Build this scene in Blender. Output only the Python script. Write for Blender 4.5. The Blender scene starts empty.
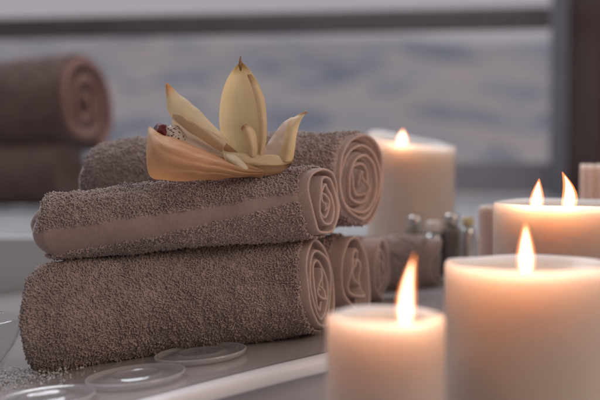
import bpy, math, random
import numpy as np
from mathutils import Vector, Matrix

random.seed(7)
RNG = np.random.default_rng(11)
scene = bpy.context.scene
C = scene.collection

# ------------------------------------------------------------------ camera frame
H = 0.156                      # eye height above the ledge datum
PITCH = math.radians(2.6)
F = 1100.0                     # focal length in photo pixels (600 wide)

def at(px, py, D):
    """world point seen at photo pixel (px,py) at distance D along +y"""
    x, y, z = (px - 300.0) / F, 1.0, (200.0 - py) / F
    y2 = y * math.cos(PITCH) + z * math.sin(PITCH)
    z2 = -y * math.sin(PITCH) + z * math.cos(PITCH)
    k = D / y2
    return Vector((x * k, D, H + z2 * k))

# ------------------------------------------------------------------ object helpers
def tag(o, label=None, cat=None, group=None, kind=None):
    if label: o['label'] = label
    if cat: o['category'] = cat
    if group: o['group'] = group
    if kind: o['kind'] = kind
    return o

def empty(name, loc):
    o = bpy.data.objects.new(name, None)
    o.empty_display_size = 0.02
    o.location = loc
    C.objects.link(o)
    return o

def mesh_np(name, verts, faces, mat, parent=None, smooth=True, uv=None, origin=None, mats=None, mat_idx=None):
    """verts (n,3) world, faces: list/array of quads or tris. Linked as one object with a sane origin."""
    verts = np.asarray(verts, dtype=np.float64)
    if origin is None:
        origin = np.array([(verts[:, 0].min() + verts[:, 0].max()) / 2, (verts[:, 1].min() + verts[:, 1].max()) / 2, verts[:, 2].min()])
    if parent is not None:
        origin = np.array(parent.location)
    loc = verts - np.asarray(origin)
    me = bpy.data.meshes.new(name)
    if isinstance(faces, np.ndarray):
        n, k = faces.shape
        me.vertices.add(len(loc)); me.vertices.foreach_set('co', loc.astype(np.float32).ravel())
        me.loops.add(n * k); me.loops.foreach_set('vertex_index', faces.astype(np.int32).ravel())
        me.polygons.add(n)
        me.polygons.foreach_set('loop_start', np.arange(0, n * k, k, dtype=np.int32))
        me.update(calc_edges=True)
    else:
        me.from_pydata([tuple(v) for v in loc], [], [tuple(int(i) for i in f) for f in faces])
        me.update()
    for m in (mats or [mat]):
        me.materials.append(m)
    if mat_idx is not None:
        me.polygons.foreach_set('material_index', np.asarray(mat_idx, dtype=np.int32))
    if smooth:
        me.polygons.foreach_set('use_smooth', np.ones(len(me.polygons), dtype=bool))
    if uv is not None:
        l = me.uv_layers.new(name='UVMap')
        vi = np.zeros(len(me.loops), dtype=np.int32); me.loops.foreach_get('vertex_index', vi)
        l.data.foreach_set('uv', np.asarray(uv, dtype=np.float32)[vi].ravel())
    me.validate()
    o = bpy.data.objects.new(name, me)
    C.objects.link(o)
    if parent is not None:
        o.parent = parent            # local coordinates are already relative to the parent
    else:
        o.location = origin
    return o

def fix_normals(o):
    import bmesh
    bm = bmesh.new(); bm.from_mesh(o.data)
    bmesh.ops.recalc_face_normals(bm, faces=bm.faces)
    bm.to_mesh(o.data); bm.free()
    return o

# ------------------------------------------------------------------ material helpers
def srgb(r, g, b):
    f = lambda c: (c / 255 / 12.92) if c / 255 <= 0.04045 else ((c / 255 + 0.055) / 1.055) ** 2.4
    return (f(r), f(g), f(b), 1)

class NT:
    def __init__(s, name):
        s.m = bpy.data.materials.new(name); s.m.use_nodes = True
        s.t = s.m.node_tree; s.t.nodes.clear()
        s.out = s.t.nodes.new('ShaderNodeOutputMaterial')
    def n(s, typ, **kw):
        nd = s.t.nodes.new(typ)
        for k, v in kw.items():
            if k in nd.inputs.keys(): nd.inputs[k].default_value = v
            else: setattr(nd, k, v)
        return nd
    def l(s, a, b): s.t.links.new(a, b)
    def ramp(s, fac, stops, interp='LINEAR'):
        r = s.t.nodes.new('ShaderNodeValToRGB'); r.color_ramp.interpolation = interp
        e = r.color_ramp.elements
        e[0].position, e[0].color = stops[0]
        e[1].position, e[1].color = stops[-1]
        for p, c in stops[1:-1]:
            x = e.new(p); x.color = c
        s.l(fac, r.inputs['Fac'])
        return r.outputs['Color']
    def pr(s, **kw):
        p = s.t.nodes.new('ShaderNodeBsdfPrincipled')
        for k, v in kw.items(): p.inputs[k.replace('_', ' ')].default_value = v
        s.l(p.outputs[0], s.out.inputs['Surface'])
        return p
    def noise(s, scale, detail=4, rough=0.55, coord='Object', vec_scale=None):
        tc = s.t.nodes.new('ShaderNodeTexCoord')
        v = tc.outputs[coord]
        if vec_scale:
            mp = s.t.nodes.new('ShaderNodeMapping'); mp.inputs['Scale'].default_value = vec_scale
            s.l(v, mp.inputs['Vector']); v = mp.outputs[0]
        nz = s.t.nodes.new('ShaderNodeTexNoise')
        nz.inputs['Scale'].default_value = scale; nz.inputs['Detail'].default_value = detail
        nz.inputs['Roughness'].default_value = rough
        s.l(v, nz.inputs['Vector'])
        return nz.outputs['Fac']
    def bump(s, height, p, strength=0.3, dist=0.001):
        b = s.t.nodes.new('ShaderNodeBump'); b.inputs['Strength'].default_value = strength
        b.inputs['Distance'].default_value = dist
        s.l(height, b.inputs['Height']); s.l(b.outputs[0], p.inputs['Normal'])
        return b

def mix(c1, c2, t): return tuple(a * (1 - t) + b * t for a, b in zip(c1, c2))

# towel cloth
def towel_mat(name, base, dark, woven=False):
    k = NT(name)
    p = k.pr(Roughness=0.95)
    p.inputs['Specular IOR Level'].default_value = 0.15
    p.inputs['Sheen Weight'].default_value = 0.35
    p.inputs['Sheen Roughness'].default_value = 0.5
    p.inputs['Sheen Tint'].default_value = (0.9, 0.88, 0.92, 1)
    f = k.noise(260 if not woven else 700, 3, 0.6)
    f2 = k.noise(30, 3)
    mx = k.n('ShaderNodeMath', operation='MULTIPLY_ADD')
    k.l(f, mx.inputs[0]); mx.inputs[1].default_value = 0.7; k.l(f2, mx.inputs[2])
    col = k.ramp(mx.outputs[0], [(0.6, dark), (1.0, base)])
    k.l(col, p.inputs['Base Color'])
    if woven:
        tc = k.n('ShaderNodeTexCoord')
        w = k.n('ShaderNodeTexWave', Scale=420.0, Distortion=0.6); w.bands_direction = 'X'
        k.l(tc.outputs['Object'], w.inputs['Vector'])
        k.bump(w.outputs['Fac'], p, 0.35, 0.0004)
    else:
        k.bump(k.noise(900, 3), p, 0.8, 0.0008)
    return k.m

TAUPE, TAUPE_D = (0.465, 0.375, 0.345, 1), (0.31, 0.246, 0.226, 1)
M_terry = towel_mat('terry_cloth', TAUPE, TAUPE_D)
M_woven = towel_mat('woven_border', (0.36, 0.272, 0.244, 1), (0.27, 0.202, 0.18, 1), woven=True)
M_hem = towel_mat('hem_highlight', (0.50, 0.39, 0.35, 1), (0.37, 0.28, 0.25, 1), woven=True)  # rolled hem, lightened so its colour carries an edge highlight
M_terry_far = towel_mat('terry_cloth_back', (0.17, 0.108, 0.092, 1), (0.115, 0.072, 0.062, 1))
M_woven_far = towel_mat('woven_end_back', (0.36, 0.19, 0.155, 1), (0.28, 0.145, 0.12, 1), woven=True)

# ------------------------------------------------------------------ smooth 1d / 2d noise for numpy
def vnoise2(x, y, seed):
    r = np.random.default_rng(seed); n = 64
    g = r.uniform(-1, 1, (n, n))
    x = np.asarray(x) % n; y = np.asarray(y) % n
    xi = np.floor(x).astype(int); yi = np.floor(y).astype(int)
    fx = x - xi; fy = y - yi
    fx = fx * fx * (3 - 2 * fx); fy = fy * fy * (3 - 2 * fy)
    x1 = (xi + 1) % n; y1 = (yi + 1) % n; xi %= n; yi %= n
    return (g[xi, yi] * (1 - fx) * (1 - fy) + g[x1, yi] * fx * (1 - fy) + g[xi, y1] * (1 - fx) * fy + g[x1, y1] * fx * fy)

# ------------------------------------------------------------------ rolled towels
def rolled_towel(name, p0, p1, r0, r1, turns, phi0, label, group, seed, shear0=0.3, shear1=0.4, bend=0.0,
                 band=None, loops=2.0, flat=0.93, thick=0.0060, tele=0.002, start_pitch=None, woven=0.010,
                 mt=None, mw=None, u_from=0.0, round0=0.0, squash=1.0, loops_from=0.0, ring=0.0, core=0.0035, twist=0.0, ovl=0.30):
    """A sheet of cloth rolled into a spiral about the axis p0 -> p1.
       phi is the winding angle counted inwards from the free edge; phi=0 points along angle phi0 (0 = top, +90deg = viewer side)."""
    mt = mt or M_terry; mw = mw or M_woven
    p0 = np.array(p0); p1 = np.array(p1)
    L = np.linalg.norm(p1 - p0); a = (p1 - p0) / L
    up = np.array([0, 0, 1.0]); up -= a * up.dot(a); up /= np.linalg.norm(up)
    back = np.cross(up, a); back /= np.linalg.norm(back)
    if back[1] < 0: back = -back
    two = 2 * math.pi
    phimax = turns * two

    def bandf(phi, u):
        if band is None: return np.zeros_like(phi, dtype=bool)
        lo = band[0] + (band[2] - band[0]) * u; hi = band[1] + (band[3] - band[1]) * u
        angd = np.degrees((phi0 + phi) % two)
        return (phi < two) & (angd > lo) & (angd < hi)
    pile = loops / 1.9

    def surf(phi, u, off, eu=0.0):
        """phi winding, u 0..1 along the axis, off offset normal to the sheet in metres"""
        r_out = r0 + (r1 - r0) * u
        tt = phi / phimax
        rin = core
        rad = (r_out - thick / 2) + (rin - (r_out - thick / 2)) * tt ** 1.0
        rad = rad * (1 + 0.028 * vnoise2(phi * 1.1 + 5, u * 3.0 + 3, seed) + (0.02 + 0.06 * tt) * vnoise2(phi * 0.9 + 9, u * 0.4, seed + 1) * np.clip(1.3 - tt, 0, 1))
        rad = rad * (1 + 0.006 * vnoise2(phi * 2.4, u * 9, seed + 2))
        if round0 > 0:                                   # slack, rounded far end
            e = np.clip(1 - u * L / round0, 0, 1)
            rad = rad * np.sqrt(np.clip(1 - 0.55 * e * e, 0.05, 1))
        clump = vnoise2(phi * r0 / 0.0036, u * L / 0.0034, seed + 11) + 0.6 * vnoise2(phi * r0 / 0.011, u * L / 0.012, seed + 12)
        slump = 0.0016 * vnoise2(phi * 1.6 + 3, u * L / 0.035 + 2, seed + 13)
        rad = rad + off + pile * np.where((off > 0) & (phi < two) & ((1 - u) * L > woven) & ~bandf(phi, u), 0.0005 * clump, 0.0) + np.where(phi < two, slump, 0)
        ang = phi0 + phi + twist * (u - 0.5)
        cu = rad * np.cos(ang) * flat
        cb = -rad * np.sin(ang) * squash * (1 - ovl * tt)
        lim = r_out * flat * 0.86                                   # sags flat where it lies
        cu = np.where(cu < -lim, -lim + (cu + lim) * 0.35, cu)
        shear = shear0 + (shear1 - shear0) * u
        telesc = tele * (vnoise2(phi * 0.9 + 20, u * 0 + 1.5, seed + 4) * 1.3 + 0.15 * vnoise2(phi * 2.5 + 20, u * 0 + 7.5, seed + 5)) * np.where(u > 0.5, 1, -1) * np.abs(2 * u - 1)
        ax = u * L + shear * cb + telesc + eu
        bd = bend * 4 * u * (1 - u)
        return p0 + ax[:, None] * a + (cb + bd)[:, None] * back + cu[:, None] * up

    # --- winding samples: fine outside, coarser inside
    phis = np.concatenate([np.linspace(0, two, 190, endpoint=False), np.linspace(two, phimax, int(70 * (turns - 1)) + 20)])
    n = len(phis)
    # --- axial stations (u, thickness factor)
    nu = max(30, int(L / 0.0022))
    us = np.linspace(u_from, 1, nu)
    ends = np.array([0.0, 0.0008, 0.002, 0.0035])  # metres from the end
    st = []
    if u_from == 0.0: st += [(e / L, f) for e, f in zip(ends, (0.25, 0.62, 0.88, 1.0))]
    st += [(u, 1.0) for u in us if 0.005 / L < u < 1 - 0.005 / L]
    st += [(1 - e / L, f) for e, f in zip(ends[::-1], (1.0, 0.88, 0.62, 0.25))]
    st = np.array(st)
    m = len(st)
    # thinner cloth in the woven edge strips
    wf = np.where(((1 - st[:, 0]) * L < woven) | (st[:, 0] * L < woven), 0.55, 1.0)
    half = thick / 2 * st[:, 1] * wf
    tipf = np.ones(n); tipf[0] = 0.3; tipf[1] = 0.75; tipf[-1] = 0.3; tipf[-2] = 0.75
    PH = np.repeat(phis[None, :], m, 0).ravel(); UU = np.repeat(st[:, 0][:, None], n, 1).ravel()
    OF = (half[:, None] * tipf[None, :]).ravel()
    outer = surf(PH, UU, OF); inner = surf(PH, UU, -OF)
    verts = np.concatenate([outer, inner]); NI = m * n
    I, J = np.meshgrid(np.arange(m - 1), np.arange(n - 1), indexing='ij'); I = I.ravel(); J = J.ravel()
    A_ = I * n + J
    fo = np.stack([A_, A_ + 1, A_ + n + 1, A_ + n], 1)
    fi = fo[:, ::-1] + NI
    j = np.arange(n - 1)
    c0 = np.stack([j, NI + j, NI + j + 1, j + 1], 1)
    e_ = (m - 1) * n
    c1 = np.stack([e_ + j, e_ + j + 1, NI + e_ + j + 1, NI + e_ + j], 1)
    i = np.arange(m - 1) * n
    s0 = np.stack([i, i + n, NI + i + n, NI + i], 1)
    k_ = i + n - 1
    s1 = np.stack([k_, NI + k_, NI + k_ + n, k_ + n], 1)
    faces = np.concatenate([fo, fi, c0, c1, s0, s1])

    # band mask on the outer winding: angle from the top towards the viewer
    def in_band(phi, u):
        if band is None: return np.zeros_like(phi, dtype=bool)
        lo = band[0] + (band[2] - band[0]) * u; hi = band[1] + (band[3] - band[1]) * u
        angd = np.degrees((phi0 + phi) % two)
        return (phi < two) & (angd > lo) & (angd < hi)

    fu = UU[A_]; fphi = PH[A_]
    is_w = ((1 - fu) * L < woven) | (fu * L < woven * 0.8)
    is_w = np.concatenate([is_w, is_w, np.ones(len(c0) + len(c1), bool), np.zeros(len(s0) + len(s1), bool)])
    bnd = np.concatenate([in_band(fphi, fu), np.zeros(len(faces) - len(fo), bool)]) & ~is_w

    def emit(sel, nm, mat, parent):
        f = faces[sel]
        ids = np.unique(f); mp = np.zeros(len(verts), dtype=np.int64); mp[ids] = np.arange(len(ids))
        return verts[ids], mp[f]

    # --- terry loops
    two_pi_r = two * max(r0, r1)
    step = loops * 0.001
    nphi = int(two_pi_r / step); nul = int(L / step)
    gp, gu = np.meshgrid(np.arange(nphi), np.arange(nul), indexing='ij')
    gp = gp.ravel() + RNG.uniform(-0.42, 0.42, gp.size) + 0.5 * (gu.ravel() % 2); gu = gu.ravel() + RNG.uniform(-0.42, 0.42, gu.size)
    ph = gp / nphi * two; u = (gu + 0.5) / nul
    keep = (u > max(loops_from, u_from, 0.004 / L)) & ((1 - u) * L > woven * 0.85) & (ph > 0.02) & (ph < two) & ~in_band(ph, u)
    ph = ph[keep]; u = u[keep]
    P = surf(ph, u, np.full(len(ph), thick / 2 - 0.0004))
    Pu = surf(ph, u + 0.002, np.full(len(ph), thick / 2 - 0.0004)) - P
    Pn = surf(ph, u, np.full(len(ph), thick / 2 + 0.001)) - P
    Nn = Pn / np.linalg.norm(Pn, axis=1)[:, None]
    Tt = Pu / np.linalg.norm(Pu, axis=1)[:, None]
    Bb = np.cross(Nn, Tt)
    K = len(ph)
    th = RNG.uniform(0, two, K)
    D1 = Tt * np.cos(th)[:, None] + Bb * np.sin(th)[:, None]
    D2 = np.cross(Nn, D1)
    lean = RNG.normal(0, 0.5, K); lean2 = RNG.normal(0, 0.4, K)
    patch = 1 + 0.45 * vnoise2(ph * 9, u * L * 200, seed + 8)
    patch = patch * (1 + 0.16 * np.sin(u * L * 900 + ph * 38) + 0.12 * np.sin(u * L * 900 - ph * 38))
    hgt = RNG.uniform(0.0010, 0.0024, K) * patch; wid = RNG.uniform(0.0006, 0.0013, K)
    yr = RNG.uniform(0.00040, 0.00078, K) * (loops / 1.9)
    Nl = Nn + D2 * lean[:, None] + D1 * lean2[:, None]
    Nl /= np.linalg.norm(Nl, axis=1)[:, None]
    seg = 5; rings = []
    for q in range(seg):
        tq = math.pi * q / (seg - 1)
        cen = P + D1 * (np.cos(tq) * wid)[:, None] + Nl * (np.sin(tq) * hgt)[:, None]
        tang = D1 * (-np.sin(tq) * wid)[:, None] + Nl * (np.cos(tq) * hgt)[:, None]
        tang /= np.linalg.norm(tang, axis=1)[:, None] + 1e-12
        side = np.cross(tang, D1 * 0.3 + Nl * 0.2 + D2); sl = np.linalg.norm(side, axis=1)[:, None]
        side = side / (sl + 1e-12); oth = np.cross(tang, side)
        for cc in range(4):
            an = two * cc / 4
            rings.append(cen + (side * math.cos(an) + oth * math.sin(an)) * yr[:, None])
    LV = np.stack(rings, 1).reshape(-1, 3)      # K * (seg*3)
    fl = []
    for q in range(seg - 1):
        for cc in range(4):
            fl.append([q * 4 + cc, q * 4 + (cc + 1) % 4, (q + 1) * 4 + (cc + 1) % 4, (q + 1) * 4 + cc])
    fl = np.array(fl)
    LF = (np.arange(K)[:, None, None] * (seg * 4) + fl[None]).reshape(-1, 4)

    bv, bf = emit(~is_w & ~bnd, name, mt, None)
    # thing base: lowest point under the middle
    root = empty(name, (float(verts[:, 0].mean()), float(verts[:, 1].mean()), float(verts[:, 2].min())))
    tag(root, label, 'towel', group)
    allv = np.concatenate([bv, LV]); allf = np.concatenate([bf, LF + len(bv)])
    mesh_np('terry_pile', allv, allf, mt, root)
    right = is_w.copy(); nn = len(faces)
    cenu = np.concatenate([fu, fu, np.zeros(len(c0)), np.ones(len(c1)), np.zeros(len(s0) + len(s1))])
    for cond in ((cenu > 0.5), (cenu <= 0.5)):
        s = is_w & cond
        if s.sum() and not (u_from > 0 and not cond[np.argmax(cenu)]):
            v, f = emit(s, 'selvedge', mw, root)
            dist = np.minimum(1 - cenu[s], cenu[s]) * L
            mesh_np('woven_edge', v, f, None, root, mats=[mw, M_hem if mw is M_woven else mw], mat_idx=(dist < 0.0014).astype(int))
    if bnd.sum():
        v, f = emit(bnd, 'border_band', mw, root)
        mesh_np('border_band', v, f, mw, root)
    return root

GT = 'rolled taupe towels stacked in the middle'
# lower front
rolled_towel('rolled_towel', at(34, 326, 0.822), at(321, 287, 0.862), 0.0475, 0.0428, 4.8, math.radians(208),
             'large taupe towel roll lying lowest in front, under the roll that carries the orchid', GT, 21,
             shear0=0.34, shear1=0.52, bend=0.018, loops=1.62, flat=0.99, squash=0.92, woven=0.007, tele=0.0035, round0=0.012)
# upper front
rolled_towel('rolled_towel', at(41, 229, 0.835), at(326, 203, 0.845), 0.0275, 0.0315, 4.2, math.radians(208),
             'slim taupe towel roll with smooth woven band, carrying the orchid', GT, 35,
             shear0=0.2, shear1=0.50, bend=0.006, loops=1.62, flat=0.97, squash=1.0, woven=0.009, tele=0.0035, round0=0.012,
             band=(92, 150, 66, 78), thick=0.0052)
# top back
rolled_towel('rolled_towel', at(92, 184, 0.965), at(362, 181, 0.925), 0.040, 0.0435, 5.0, math.radians(200),
             'thick taupe towel roll highest of the stack, behind the orchid', GT, 47,
             shear0=0.10, shear1=0.44, loops=2.0, flat=1.0, woven=0.006, tele=0.004, round0=0.03)
# bottom rolls behind
rolled_towel('rolled_towel', at(110, 285, 0.945), at(356, 276, 0.945), 0.037, 0.0385, 3.4, math.radians(205),
             'taupe towel roll on the ledge directly under the coiled end of the highest roll', GT, 59,
             shear0=0.1, shear1=0.42, loops=2.2, loops_from=0.6, flat=1.03, woven=0.016, tele=0.006, squash=0.72, ovl=0.45)
rolled_towel('rolled_towel', at(150, 280, 1.022), at(380, 272, 1.022), 0.036, 0.037, 3.2, math.radians(205),
             'taupe towel end with two drooping folds between the front rolls and the rearmost roll', GT, 63,
             shear0=0.1, shear1=0.36, loops=2.4, loops_from=0.6, flat=1.04, woven=0.022, tele=0.006, squash=0.66, ovl=0.5)
rolled_towel('rolled_towel', at(200, 272, 1.10), at(436, 266, 1.10), 0.034, 0.0345, 2.8, math.radians(200),
             'rearmost taupe towel roll whose end reaches farthest right, behind the front candle flame', GT, 71,
             shear0=0.1, shear1=0.32, loops=2.4, loops_from=0.3, flat=1.0, woven=0.016, tele=0.008, squash=0.8, ovl=0.45)
# background pair at left
GB = 'rolled towels on the window sill'
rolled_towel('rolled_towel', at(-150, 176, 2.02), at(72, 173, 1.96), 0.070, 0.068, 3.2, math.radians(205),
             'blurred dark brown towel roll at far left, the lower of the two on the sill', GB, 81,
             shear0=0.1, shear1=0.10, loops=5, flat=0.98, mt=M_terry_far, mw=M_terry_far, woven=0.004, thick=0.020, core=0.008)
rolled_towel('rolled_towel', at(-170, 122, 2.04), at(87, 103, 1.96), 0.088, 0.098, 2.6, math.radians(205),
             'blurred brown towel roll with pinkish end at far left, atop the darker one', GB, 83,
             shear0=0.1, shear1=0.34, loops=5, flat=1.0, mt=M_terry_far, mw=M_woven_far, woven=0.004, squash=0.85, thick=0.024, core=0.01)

# ------------------------------------------------------------------ lathe & simple solids
def lathe(name, prof, center, mat, parent=None, seg=96, wob=None, lean=None, close_top=True, close_bot=True):
    vs = []; m = len(prof)
    for k, (r, z) in enumerate(prof):
        for s in range(seg):
            t = 2 * math.pi * s / seg
            rr = r * (1 + (wob(t, z, r)[0] if wob else 0)); zz = z + (wob(t, z, r)[1] if wob else 0)
            lx, ly = lean(z) if lean else (0, 0)
            vs.append((center[0] + rr * math.cos(t) + lx, center[1] + rr * math.sin(t) + ly, center[2] + zz))
    fs = []
    for k in range(m - 1):
        for s in range(seg):
            s2 = (s + 1) % seg
            fs.append((k * seg + s, k * seg + s2, (k + 1) * seg + s2, (k + 1) * seg + s))
    if close_bot: fs.append(tuple(range(seg))[::-1])
    if close_top: fs.append(tuple((m - 1) * seg + s for s in range(seg)))
    o = mesh_np(name, vs, fs, mat, parent, origin=None if parent else np.array(center))
    fix_normals(o)
    return o

def tube(name, pts, rad, mat, parent=None, seg=10):
    vs = []; fs = []
    pts = [Vector(p) for p in pts]; n = len(pts)
    for i, p in enumerate(pts):
        t = (pts[min(i + 1, n - 1)] - pts[max(i - 1, 0)]).normalized()
        s = t.cross(Vector((0.13, 0.9, 0.3))).normalized(); b = t.cross(s)
        r = rad[i] if isinstance(rad, (list, tuple)) else rad
        for k in range(seg):
            a = 2 * math.pi * k / seg
            vs.append(p + s * (math.cos(a) * r) + b * (math.sin(a) * r))
    for i in range(n - 1):
        for k in range(seg):
            k2 = (k + 1) % seg
            fs.append((i * seg + k, i * seg + k2, (i + 1) * seg + k2, (i + 1) * seg + k))
    fs.append(tuple(range(seg))[::-1]); fs.append(tuple((n - 1) * seg + k for k in range(seg)))
    return fix_normals(mesh_np(name, vs, fs, mat, parent))

def box(name, lo, hi, mat, parent=None, bevel=0.0, yaw=0.0, pivot=None):
    vs = [(x, y, z) for x in (lo[0], hi[0]) for y in (lo[1], hi[1]) for z in (lo[2], hi[2])]
    if yaw:
        pv = pivot or ((lo[0] + hi[0]) / 2, (lo[1] + hi[1]) / 2)
        vs = [(pv[0] + (x - pv[0]) * math.cos(yaw) - (y - pv[1]) * math.sin(yaw), pv[1] + (x - pv[0]) * math.sin(yaw) + (y - pv[1]) * math.cos(yaw), z) for x, y, z in vs]
    fs = [(0, 1, 3, 2), (4, 6, 7, 5), (0, 4, 5, 1), (2, 3, 7, 6), (0, 2, 6, 4), (1, 5, 7, 3)]
    o = mesh_np(name, vs, fs, mat, parent, smooth=False)
    fix_normals(o)
    if bevel:
        b = o.modifiers.new('bevel', 'BEVEL'); b.width = bevel; b.segments = 4
    return o

# ------------------------------------------------------------------ candles
def wax_mat(name, col, rad=0.02, ssw=1.0):
    k = NT(name)
    p = k.pr(Roughness=0.42)
    f = k.noise(22, 4)
    c = k.ramp(f, [(0.3, tuple(x * 0.93 for x in col[:3]) + (1,)), (0.75, col)])
    k.l(c, p.inputs['Base Color'])
    p.inputs['Subsurface Weight'].default_value = ssw
    p.inputs['Subsurface Radius'].default_value = (1.0, 0.78, 0.62)
    p.inputs['Subsurface Scale'].default_value = rad
    p.inputs['Coat Weight'].default_value = 0.1
    k.bump(k.noise(45, 6, 0.6, vec_scale=(1, 1, 2.4)), p, 0.45, 0.002)
    return k.m

M_wax = wax_mat('cream_wax', (0.50, 0.425, 0.365, 1), 0.09)
M_wax_pink = wax_mat('pink_wax', (0.62, 0.47, 0.41, 1), 0.02)

k = NT('charred_wick'); p = k.pr(Roughness=0.9); p.inputs['Base Color'].default_value = (0.02, 0.014, 0.01, 1); M_wick = k.m

def flame_mat(name, col, strength):
    k = NT(name)
    tr = k.n('ShaderNodeBsdfTransparent'); em = k.n('ShaderNodeEmission', Color=col, Strength=strength)
    ad = k.n('ShaderNodeAddShader')
    k.l(tr.outputs[0], ad.inputs[0]); k.l(em.outputs[0], ad.inputs[1]); k.l(ad.outputs[0], k.out.inputs['Surface'])
    return k.m
M_fl_out = flame_mat('flame_glow', (1.0, 0.25, 0.05, 1), 0.8)
M_fl_in = flame_mat('flame_heart', (1.0, 0.72, 0.48, 1), 1.6)

def flame(cand, base, h, w, lean, power, curl=0.0):
    def prof(sc, top=1.0):
        out = []
        for i in range(15):
            t = i / 14
            r = w / 2 * sc * (math.sin(math.pi * min(1, (t * 1.0 + 0.10) / 1.1) ** 0.62)) ** 0.9
            out.append((max(r, 0.0002), (t * top) * h))
        return out
    ln = lambda z: (lean * (z / h) ** 1.6 + curl * math.sin(z / h * math.pi), 0)
    fo = lathe('flame', prof(1.0), base, M_fl_out, cand, 32, lean=ln)
    b2 = (base[0], base[1], base[2] + h * 0.03)
    fh = lathe('flame_heart', prof(0.68, 0.86), b2, M_fl_in, cand, 32, lean=ln); fh.parent = fo
    ld = bpy.data.lights.new('candle_light', 'POINT'); ld.energy = power * 0.17; ld.color = (1.0, 0.43, 0.18); ld.shadow_soft_size = 0.004
    lo = bpy.data.objects.new('candle_light', ld); C.objects.link(lo)
    lo.location = (base[0] + lean * 0.3, base[1], base[2] + h * 0.80)
    return fo

def candle(center_top, r, height, label, group, flames, mat, seed=0, tilt=None, pool=0.003, seg=128, cat='candle', rim=0.0026):
    cx, cy, zt = center_top
    zb = zt - height
    root = empty('pillar_candle', (cx, cy, zb)); tag(root, label, cat, group)
    def wob(t, z, rr):
        a = 0.004 * math.sin(t * 2 + seed + z * 9)
        dz = 0.0
        if z > height - 0.02 and rr > r * 0.72:
            dz = 0.0004 * math.sin(3 * t + seed) + 0.0003 * math.sin(5 * t + 1.3 * seed)
            if tilt: dz += (tilt[0] * math.cos(t - tilt[2]) + tilt[1] * math.cos(2 * (t - tilt[2]))) * (z - (height - 0.02)) / 0.02
        return a, dz
    e = rim
    pr = [(r * 0.97, 0.0), (r * 0.995, 0.0015), (r, 0.004)]
    for i in range(1, 24): pr.append((r, 0.004 + (height - 0.012 - 0.004) * i / 24))
    pr += [(r, height - 0.006), (r * 0.999, height - 0.003), (r - 0.25 * e, height - 0.0009), (r - 0.6 * e, height), (r - 1.0 * e, height - 0.0004),
           (r - 1.7 * e, height - pool * 0.55), (r - 2.6 * e, height - pool * 0.92), (r * 0.80, height - pool), (r * 0.5, height - pool * 1.05), (r * 0.25, height - pool * 1.1), (r * 0.05, height - pool * 1.1)]
    lathe('wax_body', pr, (cx, cy, zb), mat, root, seg, wob=wob)
    for (fx, fy, h, w, lean, power, curl) in flames:
        bz = zt - pool * 1.1
        tube('wick', [(fx, fy, bz - 0.001), (fx + 0.0004, fy, bz + 0.003), (fx + 0.0012, fy, bz + 0.006), (fx + 0.0022, fy, bz + 0.0078)], [0.0009, 0.0009, 0.0008, 0.0006], M_wick, root)
        flame(root, (fx, fy, bz + 0.0025), h, w, lean, power, curl)
    return root

DECK = -0.085
GC = 'lit cream pillar candles'
# front left candle
def ledge_z(x): return 0.0085 + 0.095 * x
t1 = at(385.5, 314, 0.565)
candle(t1, 0.0306, t1.z - DECK, 'small lit cream candle in front of the towel ends, with a tall leaning flame', GC,
       [(at(406, 314, 0.555).x, 0.553, 0.0370, 0.0090, 0.0042, 0.42, -0.001)], M_wax, 3, pool=0.0065)
# front right candle
t2 = at(529, 262.5, 0.64)
candle(t2, 0.0490, t2.z - DECK, 'broad lit cream pillar candle at lower right foreground, greyish towards its foot, one upright flame', GC,
       [(at(525, 262, 0.625).x, 0.622, 0.0295, 0.0098, -0.0005, 0.55, 0.0)], M_wax, 5, pool=0.0065)
# back right candle with two wicks
t3 = at(586, 202.5, 0.94)
candle(t3, 0.078, t3.z - ledge_z(t3.x), 'wide two-wick cream candle behind the broad foreground candle, two flames side by side', GC,
       [(at(536.5, 200, 0.90).x, 0.90, 0.0255, 0.0115, 0.002, 0.38, 0), (at(569, 202, 0.875).x, 0.88, 0.0315, 0.0125, -0.0045, 0.55, 0.003)], M_wax, 8, pool=0.006)
# far candle
t4 = at(411, 140, 1.32)
candle(t4, 0.0525, t4.z - ledge_z(t4.x), 'tall blurred cream candle behind the highest towel roll, lit, its rim melted and slanting', GC,
       [(at(401, 143, 1.29).x, 1.278, 0.020, 0.014, 0.001, 0.17, 0)], M_wax, 12, pool=0.009, tilt=(0.0100, 0.0015, math.radians(140)))
# small pink unlit one
t5 = at(493, 206, 1.06)
candle(t5, 0.0140, t5.z - ledge_z(t5.x), 'small narrow pinkish candle half hidden at the left side of the two-wick candle', None, [], M_wax_pink, 15, pool=0.002)

# ------------------------------------------------------------------ glass materials
def glass_mat(name, col, rough=0.02, ior=1.45):
    k = NT(name)
    p = k.pr(Roughness=rough, IOR=ior); p.inputs['Base Color'].default_value = col
    p.inputs['Transmission Weight'].default_value = 1.0
    return k.m
k = NT('clear_glass'); tr = k.n('ShaderNodeBsdfTransparent', Color=(0.93, 0.94, 0.94, 1)); gl = k.n('ShaderNodeBsdfGlossy', Roughness=0.06)
fr = k.n('ShaderNodeFresnel', IOR=1.5); mxs = k.n('ShaderNodeMixShader')
gm = k.n('ShaderNodeNewGeometry'); mf = k.n('ShaderNodeMath', operation='MULTIPLY'); inv = k.n('ShaderNodeMath', operation='SUBTRACT'); inv.inputs[0].default_value = 1.0
k.l(gm.outputs['Backfacing'], inv.inputs[1]); k.l(fr.outputs[0], mf.inputs[0]); k.l(inv.outputs[0], mf.inputs[1])
k.l(mf.outputs[0], mxs.inputs[0]); k.l(tr.outputs[0], mxs.inputs[1]); k.l(gl.outputs[0], mxs.inputs[2]); k.l(mxs.outputs[0], k.out.inputs[0]); M_glass = k.m
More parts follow.
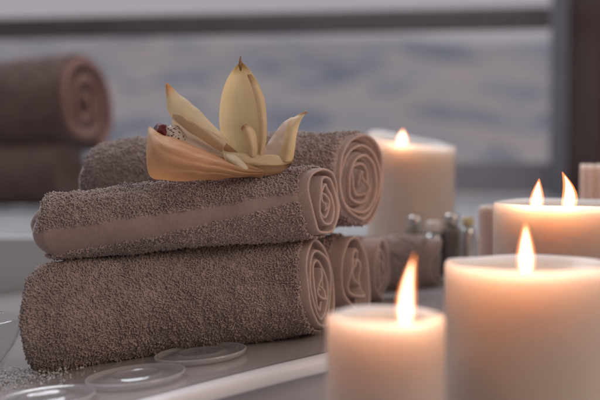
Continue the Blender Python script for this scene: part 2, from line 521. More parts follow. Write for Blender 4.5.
M_glass_s = glass_mat('smoky_glass', (0.45, 0.44, 0.40, 1), 0.08)
k = NT('milky_clear_glass'); tr = k.n('ShaderNodeBsdfTransparent', Color=(0.95, 0.95, 0.95, 1)); gl = k.n('ShaderNodeBsdfGlossy', Roughness=0.10)
df = k.n('ShaderNodeBsdfDiffuse', Color=(0.80, 0.80, 0.82, 1)); mxd = k.n('ShaderNodeMixShader'); mxd.inputs[0].default_value = 0.15
fr = k.n('ShaderNodeFresnel', IOR=1.9); mxs = k.n('ShaderNodeMixShader')
gm = k.n('ShaderNodeNewGeometry'); mf = k.n('ShaderNodeMath', operation='MULTIPLY'); inv = k.n('ShaderNodeMath', operation='SUBTRACT'); inv.inputs[0].default_value = 1.0
k.l(gm.outputs['Backfacing'], inv.inputs[1]); k.l(fr.outputs[0], mf.inputs[0]); k.l(inv.outputs[0], mf.inputs[1])
k.l(tr.outputs[0], mxd.inputs[1]); k.l(df.outputs[0], mxd.inputs[2]); k.l(mf.outputs[0], mxs.inputs[0]); k.l(mxd.outputs[0], mxs.inputs[1]); k.l(gl.outputs[0], mxs.inputs[2]); k.l(mxs.outputs[0], k.out.inputs[0]); M_disc = k.m
M_rim = M_disc.copy(); M_rim.name = 'glass_rim_highlight'  # rim highlight put into the colour with extra white diffuse
for nd in M_rim.node_tree.nodes:
    if nd.type == 'MIX_SHADER' and not nd.inputs[0].is_linked: nd.inputs[0].default_value = 0.36
k = NT('brushed_metal'); p = k.pr(Metallic=1.0, Roughness=0.28); p.inputs['Base Color'].default_value = (0.50, 0.49, 0.48, 1)
k.bump(k.noise(40, 3, vec_scale=(1, 1, 12)), p, 0.2, 0.0005); M_metal = k.m
k = NT('amber_liquid'); p = k.pr(Roughness=0.1); p.inputs['Base Color'].default_value = (0.20, 0.165, 0.145, 1); M_amber = k.m

# fluted glass holder at right edge
def fluted(center, r, h, label):
    root = empty('candle_holder', center); tag(root, label, 'candle holder')
    def wob(t, z, rr): return (0.09 * abs(math.sin(t * 8)) if rr > r * 0.9 else 0.0, 0.002 * abs(math.sin(t * 8)) if z > h * 0.98 else 0)
    pr = [(r * .9, 0), (r * .98, .003), (r, .01)] + [(r, .01 + (h - .014) * i / 10) for i in range(1, 11)] + [(r * .985, h), (r * .91, h), (r * .89, h - .004), (r * .88, .012), (r * .3, .010)]
    lathe('fluted_cup', pr, center, M_wax_pink, root, 180, wob=wob)
    lathe('wax_fill', [(r * .86, .0125), (r * .86, h * .6), (r * .2, h * .6)], center, M_wax, root, 64)
    return root
q = at(612, 166, 1.12)
fluted((q.x, q.y, ledge_z(q.x)), 0.029, q.z - ledge_z(q.x), 'pale fluted candle cup at right edge, behind the two-wick candle')

# little vials
def vial(px, py, D, r, label, mat_body, capcol, tall_cap):
    c = at(px, py, D); z0 = ledge_z(c.x); h = c.z - z0
    root = empty('glass_vial', (c.x, c.y, z0)); tag(root, label, 'bottle', 'small bottles beside the far candle')
    hb = h - tall_cap
    b = (c.x, c.y, z0)
    lathe('bottle_body', [(r * .9, 0), (r, .002), (r, hb * .86), (r * .93, hb * .93), (r * .62, hb * .975), (r * .6, hb)], b, mat_body, root, 40)
    lathe('screw_cap', [(r * .74, hb + .0003), (r * .76, hb + .001), (r * .76, h - .0015), (r * .68, h)], b, capcol, root, 40)
    return root
k = NT('white_cap'); p = k.pr(Roughness=0.4); p.inputs['Base Color'].default_value = (0.62, 0.58, 0.55, 1)
k.bump(k.noise(200, 2), p, 0.1, 0.0003); M_cap = k.m
k = NT('yellow_cap'); p = k.pr(Roughness=0.4); p.inputs['Base Color'].default_value = (0.55, 0.45, 0.26, 1)
k.bump(k.noise(200, 2), p, 0.1, 0.0003); M_capy = k.m
vial(415, 216, 1.18, 0.0100, 'small grey-green glass bottle, leftmost in the row of little bottles beside the far candle', M_glass_s, M_metal, 0.010)
vial(434, 221, 1.17, 0.0105, 'squat silver bottle with pale cap, second from the left in the row of little bottles', M_metal, M_cap, 0.012)
vial(452, 214, 1.17, 0.0105, 'brownish-grey little bottle with silver cap, third in the row of little bottles', M_amber, M_metal, 0.012)
vial(468, 217, 1.14, 0.0085, 'narrow silver bottle with a yellow top, rightmost in the row of little bottles', M_metal, M_capy, 0.009)

# ------------------------------------------------------------------ glass discs on the ledge
def ledge_z(x): return 0.0085 + 0.095 * x
def disc(px, py, D, r, label):
    c0 = at(px, py, D)
    c = (c0.x, c0.y, ledge_z(c0.x) + 0.0004)
    pr = [(r * .62, 0.0), (r * .90, .0002), (r * .96, .0014), (r * .975, .0036), (r, .0052), (r * 1.0, .0068), (r * .98, .0076), (r * .955, .0070), (r * .90, .0056), (r * .80, .0054), (r * .66, .0058),
          (r * .585, .0062), (r * .55, .0078), (r * .50, .0083), (r * .45, .0078), (r * .42, .0060), (r * .2, .0056), (r * .01, .0055)]
    vs_seg = 96
    pr = [(a_, b_ * 0.62) for a_, b_ in pr]
    o = lathe('glass_coaster', pr, c, M_disc, None, vs_seg)
    o.data.materials.append(M_rim)
    for f in o.data.polygons:
        d = math.hypot(f.center.x, f.center.y)
        if r * .94 < d: f.material_index = 1
    o.rotation_euler = (0, -math.atan(0.095), 0)
    tag(o, label, 'glass disc', 'clear glass discs along the ledge')
disc(201, 351, 0.812, 0.0345, 'clear glass disc tucked against the lowest front towel roll, farthest of three')
disc(136, 376, 0.748, 0.0345, 'clear ridged glass disc in the middle of the row of three along the ledge')
disc(44, 398, 0.700, 0.0335, 'clear ridged glass disc at the bottom left corner, nearest of the three discs')

# ------------------------------------------------------------------ setting
def stone_mat(name, c1, c2, rough, scale=8, coat=0.0):
    k = NT(name); p = k.pr(Roughness=rough)
    f = k.noise(scale, 6); k.l(k.ramp(f, [(0.3, c1), (0.75, c2)]), p.inputs['Base Color'])
    r2 = k.ramp(k.noise(scale * 4, 4), [(0.3, (rough * .75,) * 3 + (1,)), (0.8, (min(1, rough * 1.25),) * 3 + (1,))]); k.l(r2, p.inputs['Roughness'])
    p.inputs['Coat Weight'].default_value = coat; p.inputs['Coat Roughness'].default_value = 0.15
    k.bump(k.noise(scale * 6, 5), p, 0.08, 0.002)
    return k.m
M_ledge = stone_mat('taupe_ledge_stone', (0.40, 0.365, 0.36, 1), (0.54, 0.50, 0.50, 1), 0.15, 6, coat=0.6)
M_trim = stone_mat('white_ledge_edge', (0.84, 0.84, 0.87, 1), (0.90, 0.90, 0.93, 1), 0.25, 9)
M_deck = stone_mat('grey_deck_stone', (0.48, 0.46, 0.48, 1), (0.62, 0.60, 0.62, 1), 0.3, 5)
M_sill = stone_mat('sill_stone', (0.34, 0.35, 0.36, 1), (0.44, 0.45, 0.46, 1), 0.35, 4)

# ledge: plan polygon, curved front edge; top is sloped gently up to the right
edge = [(-1.3, 0.02), (-0.60, 0.335), (-0.30, 0.535), (-0.165, 0.640), (-0.106, 0.686), (-0.06, 0.727), (-0.02, 0.760), (0.010, 0.782), (0.030, 0.800), (0.055, 0.830), (0.09, 0.862), (0.14, 0.885), (0.22, 0.90), (0.6, 0.92)]
def catmull(P, n):
    P = [np.array(p, float) for p in P]; P = [2 * P[0] - P[1]] + P + [2 * P[-1] - P[-2]]
    out = []
    for i in range(1, len(P) - 2):
        for j in range(n):
            t = j / n
            out.append(0.5 * ((2 * P[i]) + (-P[i - 1] + P[i + 1]) * t + (2 * P[i - 1] - 5 * P[i] + 4 * P[i + 1] - P[i + 2]) * t * t + (-P[i - 1] + 3 * P[i] - 3 * P[i + 1] + P[i + 2]) * t ** 3))
    out.append(P[-2]); return np.array(out)
E = catmull(edge, 8)
tn = np.gradient(E, axis=0); tn /= np.linalg.norm(tn, axis=1)[:, None]
nrm = np.stack([tn[:, 1], -tn[:, 0]], 1)         # outward, towards the viewer
nE = len(E); BACKY = 1.39
vs = []; fs = []
for i, (x, y) in enumerate(E):
    z = ledge_z(x)
    vs += [(x, y, z), (x, BACKY, z)]
for i in range(nE - 1): fs.append((2 * i, 2 * i + 2, 2 * i + 3, 2 * i + 1))
o = mesh_np('ledge', vs, fs, M_ledge, smooth=False); tag(o, 'gently sloping taupe stone ledge under the towels', 'ledge', kind='structure')
o = fix_normals(o)
# bullnose trim + apron
prof = [(0.0, -0.0004), (0.0015, 0.0), (0.006, -0.0006), (0.0095, -0.0016), (0.0112, -0.0030), (0.0118, -0.0046), (0.0114, -0.0095), (0.0100, -0.0115), (0.004, -0.0125), (-0.003, -0.0130), (-0.004, -0.0145), (-0.004, -0.20)]
vs = []; fs = []; mi = []
for i, (x, y) in enumerate(E):
    for (o_, dz) in prof: vs.append((x + nrm[i, 0] * o_, y + nrm[i, 1] * o_, ledge_z(x) + dz))
mP = len(prof)
for i in range(nE - 1):
    for j in range(mP - 1): fs.append((i * mP + j, i * mP + j + 1, (i + 1) * mP + j + 1, (i + 1) * mP + j)); mi.append(0 if j < 9 else 1)
o = mesh_np('ledge_edge', vs, fs, None, mats=[M_trim, M_deck], mat_idx=mi); fix_normals(o); tag(o, 'rounded white edge of the ledge', 'ledge', kind='structure')
o = box('deck', (-1.6, -0.3, DECK - 0.03), (1.6, 2.0, DECK), M_deck); tag(o, kind='structure', label='grey stone deck under the candles', cat='deck')
# small pink candle plinth is avoided: it stands on a low step with the two-wick candle beside it
o = box('window_sill', (-1.6, BACKY, DECK + 0.0005), (1.6, 2.6, 0.047), M_sill, bevel=0.006); tag(o, kind='structure', label='broad grey stone window sill', cat='sill')

# ------------------------------------------------------------------ window
M_trans = stone_mat('dark_grey_frame', (0.12, 0.105, 0.112, 1), (0.16, 0.142, 0.15, 1), 0.5)
M_jamb = stone_mat('grey_frame', (0.26, 0.25, 0.28, 1), (0.33, 0.32, 0.35, 1), 0.5)
k = NT('dark_brown_wood'); p = k.pr(Roughness=0.55)
k.l(k.ramp(k.noise(6, 6, vec_scale=(6, 6, 0.6)), [(0.3, (0.045, 0.018, 0.013, 1)), (0.7, (0.075, 0.030, 0.022, 1))]), p.inputs['Base Color'])
k.bump(k.noise(20, 4, vec_scale=(6, 6, 0.5)), p, 0.2, 0.002); M_post = k.m
k = NT('window_glass'); tr = k.n('ShaderNodeBsdfTransparent', Color=(0.95, 0.96, 0.97, 1)); gl = k.n('ShaderNodeBsdfGlossy', Roughness=0.03)
fr = k.n('ShaderNodeFresnel', IOR=1.08); mxs = k.n('ShaderNodeMixShader')
gm = k.n('ShaderNodeNewGeometry'); mf = k.n('ShaderNodeMath', operation='MULTIPLY'); inv = k.n('ShaderNodeMath', operation='SUBTRACT'); inv.inputs[0].default_value = 1.0
k.l(gm.outputs['Backfacing'], inv.inputs[1]); k.l(fr.outputs[0], mf.inputs[0]); k.l(inv.outputs[0], mf.inputs[1])
k.l(mf.outputs[0], mxs.inputs[0]); k.l(tr.outputs[0], mxs.inputs[1]); k.l(gl.outputs[0], mxs.inputs[2]); k.l(mxs.outputs[0], k.out.inputs[0]); M_pane = k.m

WY = -math.radians(10.0)
win = empty('window', (0.7, 2.75, 0.048)); tag(win, 'large window with dark grey crossbar behind everything', 'window')
def wbox(name, x0, x1, z0, z1, d0, d1, mat, bevel=0.003):
    """box in the window plane; x along the window from the pivot at (0.7,2.75)"""
    return box(name, (0.7 + x0, 2.75 + d0, z0), (0.7 + x1, 2.75 + d1, z1), mat, win, bevel, yaw=WY, pivot=(0.7, 2.75))
wbox('crossbar', -3.0, -0.078, 0.459, 0.505, -0.02, 0.03, M_trans)
wbox('crossbar_lip', -3.0, -0.078, 0.505, 0.515, -0.008, 0.02, M_jamb)
wbox('frame_upright', -0.075, -0.018, 0.0, 1.5, -0.03, 0.035, M_jamb)
wbox('frame_top', -3.0, -0.075, 1.40, 1.5, -0.03, 0.035, M_jamb)
wbox('frame_bottom', -3.0, -0.078, 0.048, 0.125, -0.03, 0.035, M_jamb)
wbox('pane', -3.0, -0.076, 0.127, 1.39, 0.002, 0.006, M_pane, 0)
o = box('wooden_post', (0.655, 2.42, DECK + 0.001), (1.25, 2.70, 1.6), M_post, bevel=0.004)
tag(o, 'dark brown wooden post at the right edge of the window', 'post')

# ------------------------------------------------------------------ outside: sea, hazy hillside, sky
def ramp_mat(name, stops, scale, vs_, rough=0.9, detail=3):
    k = NT(name); p = k.pr(Roughness=rough)
    k.l(k.ramp(k.noise(scale, detail, vec_scale=vs_), stops), p.inputs['Base Color'])
    return k.m
M_ground = ramp_mat('outside_ground', [(0.35, (0.30, 0.30, 0.35, 1)), (0.65, (0.55, 0.50, 0.52, 1))], 0.12, (1, 1.5, 1))
k = NT('hazy_town_hillside'); p = k.pr(Roughness=0.9)
tc = k.n('ShaderNodeTexCoord'); mp = k.n('ShaderNodeMapping'); mp.inputs['Scale'].default_value = (0.42, 0.13, 1.0); k.l(tc.outputs['Object'], mp.inputs[0])
vo = k.n('ShaderNodeTexVoronoi', Scale=1.0); vo.inputs['Randomness'].default_value = 0.9; k.l(mp.outputs[0], vo.inputs['Vector'])
sx = k.n('ShaderNodeSeparateXYZ'); k.l(vo.outputs['Color'], sx.inputs[0])
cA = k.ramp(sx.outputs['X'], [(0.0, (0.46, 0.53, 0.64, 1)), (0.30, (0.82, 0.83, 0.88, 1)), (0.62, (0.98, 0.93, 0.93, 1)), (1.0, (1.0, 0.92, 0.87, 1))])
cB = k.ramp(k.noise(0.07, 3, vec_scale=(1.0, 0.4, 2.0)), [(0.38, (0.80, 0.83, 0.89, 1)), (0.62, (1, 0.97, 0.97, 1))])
mm = k.n('ShaderNodeMixRGB', blend_type='MULTIPLY'); mm.inputs['Fac'].default_value = 0.8
k.l(cA, mm.inputs[1]); k.l(cB, mm.inputs[2]); k.l(mm.outputs[0], p.inputs['Base Color']); M_hill = k.m
o = box('ground', (-120, 4, -3.2), (120, 140, -3.0), M_ground); tag(o, kind='structure')
gx = np.linspace(-60, 60, 120); gy = np.linspace(38, 110, 50)
X, Y = np.meshgrid(gx, gy, indexing='ij')
Z = -3.0 + 13.6 * np.clip((Y - 42) / 60, 0, 1) ** 0.8 + 1.0 * vnoise2(X * 0.12, Y * 0.1, 5) * np.clip((Y - 40) / 20, 0, 1) - 0.2
vs = np.stack([X.ravel(), Y.ravel(), Z.ravel()], 1)
I, J = np.meshgrid(np.arange(119), np.arange(49), indexing='ij'); a_ = (I * 50 + J).ravel()
fs = np.stack([a_, a_ + 50, a_ + 51, a_ + 1], 1)
o = mesh_np('hills', vs, fs, M_hill); fix_normals(o); tag(o, kind='structure')

# ------------------------------------------------------------------ orchid
def petal_mat(name, c_base, c_mid, c_tip, rib=0.15, trans=0.38, spots=False):
    k = NT(name); p = k.pr(Roughness=0.5)
    tc = k.n('ShaderNodeTexCoord'); sp = k.n('ShaderNodeSeparateXYZ'); k.l(tc.outputs['UV'], sp.inputs[0])
    nz = k.noise(55, 4)
    md = k.n('ShaderNodeMath', operation='MULTIPLY_ADD'); k.l(nz, md.inputs[0]); md.inputs[1].default_value = 0.22; md.inputs[2].default_value = -0.11
    ad = k.n('ShaderNodeMath', operation='ADD'); k.l(sp.outputs['Y'], ad.inputs[0]); k.l(md.outputs[0], ad.inputs[1])
    col = k.ramp(ad.outputs[0], [(0.0, c_base), (0.45, c_mid), (0.84, c_mid), (0.97, c_tip)])
    # veins along the petal
    mp = k.n('ShaderNodeMapping'); mp.inputs['Scale'].default_value = (30, 1.6, 1); k.l(tc.outputs['UV'], mp.inputs[0])
    vn = k.n('ShaderNodeTexNoise', Scale=1.0, Detail=3.0); k.l(mp.outputs[0], vn.inputs['Vector'])
    mm = k.n('ShaderNodeMixRGB', blend_type='MULTIPLY'); mm.inputs['Fac'].default_value = 0.16
    k.l(col, mm.inputs[1]); k.l(k.ramp(vn.outputs['Fac'], [(0.35, (0.74, 0.64, 0.52, 1)), (0.62, (1, 1, 1, 1))]), mm.inputs[2])
    last = mm.outputs[0]
    if spots:
        vo = k.n('ShaderNodeTexVoronoi', Scale=420.0); k.l(tc.outputs['Object'], vo.inputs['Vector'])
        m2 = k.n('ShaderNodeMixRGB'); k.l(k.ramp(vo.outputs['Distance'], [(0.30, (1, 1, 1, 1)), (0.42, (0, 0, 0, 1))]), m2.inputs['Fac'])
        k.l(last, m2.inputs[1]); m2.inputs[2].default_value = (0.10, 0.02, 0.03, 1); last = m2.outputs[0]
    k.l(last, p.inputs['Base Color'])
    p.inputs['Subsurface Weight'].default_value = 0.35; p.inputs['Subsurface Scale'].default_value = 0.004
    p.inputs['Subsurface Radius'].default_value = (1, .7, .4)
    k.bump(vn.outputs['Fac'], p, rib, 0.0012)
    tl = k.n('ShaderNodeBsdfTranslucent'); k.l(last, tl.inputs['Color'])
    mx_ = k.n('ShaderNodeMixShader'); mx_.inputs[0].default_value = trans
    k.l(p.outputs[0], mx_.inputs[1]); k.l(tl.outputs[0], mx_.inputs[2]); k.l(mx_.outputs[0], k.out.inputs['Surface'])
    return k.m
CREAM = (0.88, 0.74, 0.50, 1); CREAM2 = (0.93, 0.82, 0.60, 1); BROWN = (0.20, 0.10, 0.05, 1); ORANGE = (0.86, 0.52, 0.31, 1); PEACH = (0.86, 0.70, 0.58, 1)
M_p1 = petal_mat('cream_petal', CREAM, CREAM2, (0.55, 0.38, 0.18, 1))
M_p2 = petal_mat('cream_petal_orange_tip', CREAM2, (0.88, 0.76, 0.56, 1), (0.76, 0.40, 0.16, 1))
M_p3 = petal_mat('pinkish_petal', PEACH, (0.90, 0.78, 0.68, 1), (0.88, 0.74, 0.62, 1))
M_p4 = petal_mat('orange_petal', (0.55, 0.31, 0.16, 1), ORANGE, (0.90, 0.72, 0.50, 1), rib=0.3)
M_p5 = petal_mat('yellow_petal_brown_tip', (0.76, 0.60, 0.38, 1), (0.88, 0.73, 0.48, 1), (0.45, 0.24, 0.12, 1))
M_lip = petal_mat('spotted_lip', (0.72, 0.66, 0.58, 1), (0.74, 0.68, 0.60, 1), (0.22, 0.03, 0.04, 1), spots=True)
M_dark = petal_mat('dry_tip_and_shade', (0.24, 0.13, 0.07, 1), (0.42, 0.26, 0.14, 1), (0.10, 0.05, 0.03, 1))  # dry petal tip, and the painted shade under the bloom
M_redlip = petal_mat('dark_red_lip', (0.20, 0.03, 0.035, 1), (0.16, 0.02, 0.025, 1), (0.10, 0.015, 0.02, 1))

orchid = empty('orchid_flower', at(205, 180, 0.845)); tag(orchid, 'cream and orange orchid bloom with brown-tipped petals lying on the upper front towel roll', 'flower')
def resamp(P, n):
    c = catmull(P, 12); d = np.concatenate([[0], np.cumsum(np.linalg.norm(np.diff(c, axis=0), axis=1))]); t = np.linspace(0, d[-1], n)
    return np.stack([np.interp(t, d, c[:, i]) for i in range(c.shape[1])], 1)
def petal(name, Lp, Mp, Rp, mat, nt=30, nw=15, th=0.0004, wav=0.0006, seed=1, label=None, ribs=0.0, nrib=5):
    W = lambda P: [tuple(at(*p)) for p in P]
    L_, M_, R_ = resamp(W(Lp), nt), resamp(W(Mp), nt), resamp(W(Rp), nt)
    vs = []; uv = []
    for i in range(nt):
        for j in range(nw):
            s = j / (nw - 1); a0 = (1 - s) * (1 - 2 * s); a1 = 4 * s * (1 - s); a2 = s * (2 * s - 1)
            p = L_[i] * a0 + M_[i] * a1 + R_[i] * a2
            e = abs(2 * s - 1) ** 2
            w = wav * (float(vnoise2(np.array(i * 0.35), np.array(s * 3.0), seed)) * (0.5 + 1.5 * e))
            w += ribs * (abs(math.sin(math.pi * (s * nrib + 0.35 * math.sin(i * 0.13)))) - 0.6) * math.sin(math.pi * min(1, 0.15 + i / nt))
            p = p + np.array([0.2, -1.0, 0.4]) * w
            vs.append(p); uv.append((s, i / (nt - 1)))
    fs = np.array([(i * nw + j, i * nw + j + 1, (i + 1) * nw + j + 1, (i + 1) * nw + j) for i in range(nt - 1) for j in range(nw - 1)])
    o = mesh_np(name, np.array(vs), fs, mat, orchid, uv=np.array(uv))
    so = o.modifiers.new('thick', 'SOLIDIFY'); so.thickness = th; so.offset = 0
    ss = o.modifiers.new('sub', 'SUBSURF'); ss.levels = 1; ss.render_levels = 1
    if label: o['label'] = label
    return o
# tall upright sepal
sepal = petal('petal', [(228, 163, .846), (221, 140, .848), (219, 116, .850), (222, 92, .853), (231, 72, .856), (240.5, 62, .858)],
      [(243, 164, .852), (243, 140, .857), (242, 116, .862), (241, 92, .864), (240, 72, .862), (241, 60, .858)],
      [(256, 164, .844), (263, 140, .842), (265, 112, .842), (262, 92, .846), (252, 73, .852), (242, 61, .858)], M_p1, seed=3, ribs=0.0007, nrib=3, label='tallest upright cream petal')
petal('petal_tip', [(240, 71, .8585), (238.6, 65, .858), (239.2, 60, .8575), (240.3, 56, .857)], [(240.6, 71, .857), (240.6, 65, .856), (240.4, 60, .856), (240.5, 56, .856)], [(241.2, 71, .8585), (242.2, 65, .858), (241.4, 60, .8575), (240.7, 56, .857)], M_dark, 10, 7, wav=0, label='dry brown tip').parent = sepal
# folded right flank of it
petal('petal', [(258, 162, .838), (259, 140, .837), (258, 118, .838), (254, 95, .842), (247, 74, .850)],
      [(260, 163, .836), (263.5, 140, .834), (263, 116, .835), (259, 94, .840), (249, 74, .849)],
      [(261, 163, .840), (266.5, 140, .840), (266.5, 114, .841), (263, 94, .845), (251, 74, .852)], M_p5, 24, 9, wav=0.0003, seed=4)
# left upper petal
petal('petal', [(228, 140, .846), (208, 119, .850), (190, 102, .852), (176, 91, .851), (167, 82, .848)],
      [(226, 144, .838), (204, 127, .840), (186, 112, .842), (172, 99, .844), (166.5, 83, .847)],
      [(222, 152, .842), (200, 139, .846), (182, 127, .850), (168, 112, .850), (165.5, 84, .848)], M_p2, seed=7, ribs=0.0008, nrib=2, label='upper left petal with orange tip')
# inner pinkish petal
petal('petal', [(240, 154, .842), (218, 136, .840), (200, 126, .841), (186, 118, .843), (173, 113, .846)],
      [(242, 164, .848), (218, 149, .850), (200, 139, .851), (184, 130, .851), (172, 120, .849)],
      [(240, 174, .838), (216, 163, .838), (198, 152, .840), (182, 143, .843), (173, 130, .846)], M_p3, seed=9, ribs=0.0007, nrib=3)
# big lower-left petal: tip at upper left, its outer margin curling down and under
petal('petal', [(264, 170, .828), (240, 163, .832), (214, 152, .836), (188, 143, .839), (166, 136, .838), (149, 127.5, .833)],
      [(264, 173, .822), (238, 172, .818), (210, 166, .813), (182, 157, .810), (162, 145, .813), (148.5, 128, .831)],
      [(262, 177, .826), (228, 179, .826), (192, 181, .826), (160, 180.5, .825), (148.5, 174, .824), (146.5, 154, .822), (148, 128.5, .830)], M_p4, 44, 41, wav=0.0022, seed=12, ribs=0.0026, nrib=4, label='broad orange ribbed petal')
# right petal, front fold and back fold
petal('petal', [(276, 160, .842), (281, 147, .842), (285, 133, .842), (289, 121, .843), (299, 114.5, .845), (306, 111, .846)],
      [(285, 162, .834), (288, 147, .834), (291, 133, .836), (294, 123, .839), (301, 115.5, .843), (307, 111.5, .845)],
      [(293, 161, .838), (295, 148, .838), (297, 134, .839), (300, 123, .841), (304, 116, .843), (308, 112.5, .846)], M_p5, seed=15, label='right petal curling up to a brown tip')
petal('petal', [(260, 158, .852), (266, 146, .856), (274, 134, .858), (283, 123, .857), (291, 117, .853)],
      [(268, 160, .848), (274, 147, .852), (280, 136, .853), (286, 125, .852), (293, 117, .850)],
      [(279, 161, .844), (284, 148, .846), (287, 137, .847), (290, 126, .847), (294, 117, .848)], M_p3, seed=17)
# low folds between the petals; the dark brown one paints the shade below
petal('petal', [(222, 150, .838), (243, 153, .836), (262, 155, .838), (280, 155, .840), (294, 156, .842)],
      [(224, 158, .828), (244, 160, .829), (262, 162, .831), (279, 162, .834), (293, 160, .837)],
      [(228, 166, .830), (246, 168, .832), (262, 169, .834), (278, 168, .836), (291, 164, .838)], M_p5, seed=19, ribs=0.0006, nrib=2)
petal('petal', [(226, 153, .834), (236, 156, .829), (245, 163, .825), (251, 171, .824)],
      [(226, 158, .828), (235, 162, .822), (243, 169, .820), (250, 172.5, .822)],
      [(226, 163, .832), (233, 168, .826), (241, 174, .824), (249, 174.5, .824)], M_p1, 20, 13, seed=23)
petal('petal', [(236, 160, .840), (258, 162, .836), (278, 163, .838), (293, 162, .840)],
      [(240, 168, .830), (260, 169.5, .828), (277, 168.5, .831), (291, 165, .835)],
      [(243, 178, .828), (262, 177, .829), (279, 173, .831), (290, 167, .836)], M_dark, 20, 11, seed=25, label='brown underside petal painted as shade')
# column hook
petal('column', [(247, 156, .838), (246, 145, .837), (243, 135, .836), (241, 128, .832)],
      [(252, 157, .830), (251.5, 144, .829), (248, 132, .828), (243, 125, .829)],
      [(257, 156, .836), (258, 145, .836), (255, 132, .835), (246, 124, .832)], M_p5, 18, 9, seed=27)
# lip
petal('lip', [(192, 142, .850), (182, 130, .852), (176, 124, .852), (168, 125, .850), (160, 128, .846)],
      [(186, 148, .840), (178, 138, .840), (172, 131, .840), (165, 130, .840), (158, 131, .839)],
      [(180, 152, .836), (172, 146, .836), (167, 140, .836), (161, 139, .836), (154, 137, .836)], M_lip, 18, 13, wav=0.003, seed=29)
petal('lip_edge', [(169, 128, .848), (166, 124, .848), (160, 123.5, .846), (154, 127, .842)],
      [(167, 132, .838), (162, 128, .837), (157, 128.5, .836), (153, 131, .836)],
      [(165, 138, .836), (160, 135, .836), (155, 135, .836), (151.5, 134.5, .835)], M_redlip, 14, 11, wav=0.003, seed=31)

# ------------------------------------------------------------------ bath salt spill and glass bowl at left
k = NT('salt_crystal'); p = k.pr(Roughness=0.25); p.inputs['Base Color'].default_value = (0.85, 0.86, 0.88, 1)
p.inputs['Transmission Weight'].default_value = 0.45
k.bump(k.noise(300, 2), p, 0.3, 0.0005); M_salt = k.m
vs = []; fs = []
for i in range(900):
    px = -0.215 + random.gauss(0, 0.022) - 0.0; py_ = 0.792 + random.gauss(0, 0.018)
    s = random.uniform(0.0006, 0.0015); c = Vector((px, py_, ledge_z(px) + s * 0.8 + abs(random.gauss(0, 0.0012))))
    R = Matrix.Rotation(random.random() * 6, 3, 'Z') @ Matrix.Rotation(random.random() * 6, 3, 'X')
    b = len(vs)
    for v in ((1, 0, 0), (-1, 0, 0), (0, 1, 0), (0, -1, 0), (0, 0, 1), (0, 0, -1)):
        vs.append(c + R @ Vector((v[0] * s * random.uniform(.7, 1.2), v[1] * s * random.uniform(.7, 1.2), v[2] * s * random.uniform(.7, 1.2))))
    for f in ((0, 2, 4), (2, 1, 4), (1, 3, 4), (3, 0, 4), (2, 0, 5), (1, 2, 5), (3, 1, 5), (0, 3, 5)): fs.append(tuple(b + j for j in f))
o = mesh_np('bath_salt', vs, fs, M_salt, smooth=False); tag(o, 'white crystals of bath salt scattered at the left foot of the lowest front towel roll', 'bath salt', kind='stuff')

bc = at(-34, 372, 0.80)
z0 = ledge_z(bc.x) + 0.0005
rb = 0.047
pr = [(rb * .42, 0), (rb * .46, .002), (rb * .62, .010), (rb * .82, .022), (rb * .97, .036), (rb, .043), (rb * .985, .0445), (rb * .95, .043), (rb * .92, .036), (rb * .77, .0235), (rb * .57, .0125), (rb * .3, .006), (rb * .02, .0055)]
o = lathe('glass_bowl', pr, (bc.x, bc.y, z0), M_glass, None, 96); o.rotation_euler = (0, -math.atan(0.095), 0)
tag(o, 'shallow clear glass bowl cut off by the left edge of the picture', 'bowl')

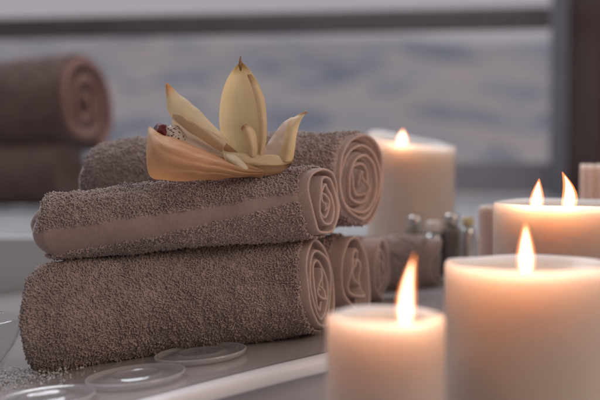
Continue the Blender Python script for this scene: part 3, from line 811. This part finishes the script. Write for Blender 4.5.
# ------------------------------------------------------------------ light
w = bpy.data.worlds.new('World'); scene.world = w; w.use_nodes = True
nt = w.node_tree; nt.nodes.clear()
out = nt.nodes.new('ShaderNodeOutputWorld'); bg = nt.nodes.new('ShaderNodeBackground')
tc = nt.nodes.new('ShaderNodeTexCoord'); sp = nt.nodes.new('ShaderNodeSeparateXYZ'); cr = nt.nodes.new('ShaderNodeValToRGB')
nt.links.new(tc.outputs['Generated'], sp.inputs[0]); 
mr = nt.nodes.new('ShaderNodeMapRange'); mr.inputs['From Min'].default_value = -1; mr.inputs['From Max'].default_value = 1
nt.links.new(sp.outputs['Y'], mr.inputs['Value']); nt.links.new(mr.outputs[0], cr.inputs['Fac'])
e = cr.color_ramp.elements
e[0].position = 0.0; e[0].color = (0.175, 0.162, 0.16, 1)
e[1].position = 1.0; e[1].color = (0.42, 0.385, 0.405, 1)
x = e.new(0.5); x.color = (0.36, 0.335, 0.35, 1)
nt.links.new(cr.outputs[0], bg.inputs['Color']); bg.inputs['Strength'].default_value = 1.0
nt.links.new(bg.outputs[0], out.inputs[0])

def area(name, loc, target, size, energy, col):
    ld = bpy.data.lights.new(name, 'AREA'); ld.shape = 'RECTANGLE'; ld.size = size[0]; ld.size_y = size[1]; ld.energy = energy; ld.color = col
    o = bpy.data.objects.new(name, ld); C.objects.link(o); o.location = loc
    o.rotation_euler = (Vector(target) - Vector(loc)).to_track_quat('-Z', 'Y').to_euler()
    return o
area('window_light', (-0.55, 1.7, 1.35), (0, 0.85, 0.1), (1.4, 0.7), 19.0, (0.88, 0.91, 1.0))
area('warm_fill', (1.15, -0.05, 0.95), (0, 0.85, 0.1), (0.8, 0.8), 9.0, (1.0, 0.76, 0.60))  # added warm fill for the towels, no actual lamp stands here

# ------------------------------------------------------------------ camera
cd = bpy.data.cameras.new('camera'); cam = bpy.data.objects.new('camera', cd); C.objects.link(cam)
cam.location = (0, 0, H); cam.rotation_euler = (math.radians(90) - PITCH, 0, 0)
cd.sensor_width = 36; cd.lens = 36 * F / 600; cd.clip_start = 0.01; cd.clip_end = 500
cd.dof.use_dof = True; cd.dof.focus_distance = 0.825; cd.dof.aperture_fstop = 4.2; cd.dof.aperture_blades = 0
scene.camera = cam

scene.view_settings.view_transform = 'Standard'; scene.view_settings.look = 'None'
scene.view_settings.exposure = 0; scene.view_settings.gamma = 1
scene.render.engine = 'CYCLES'
scene.cycles.use_denoising = True
scene.cycles.max_bounces = 10; scene.cycles.transparent_max_bounces = 16
scene.cycles.caustics_reflective = False; scene.cycles.caustics_refractive = False
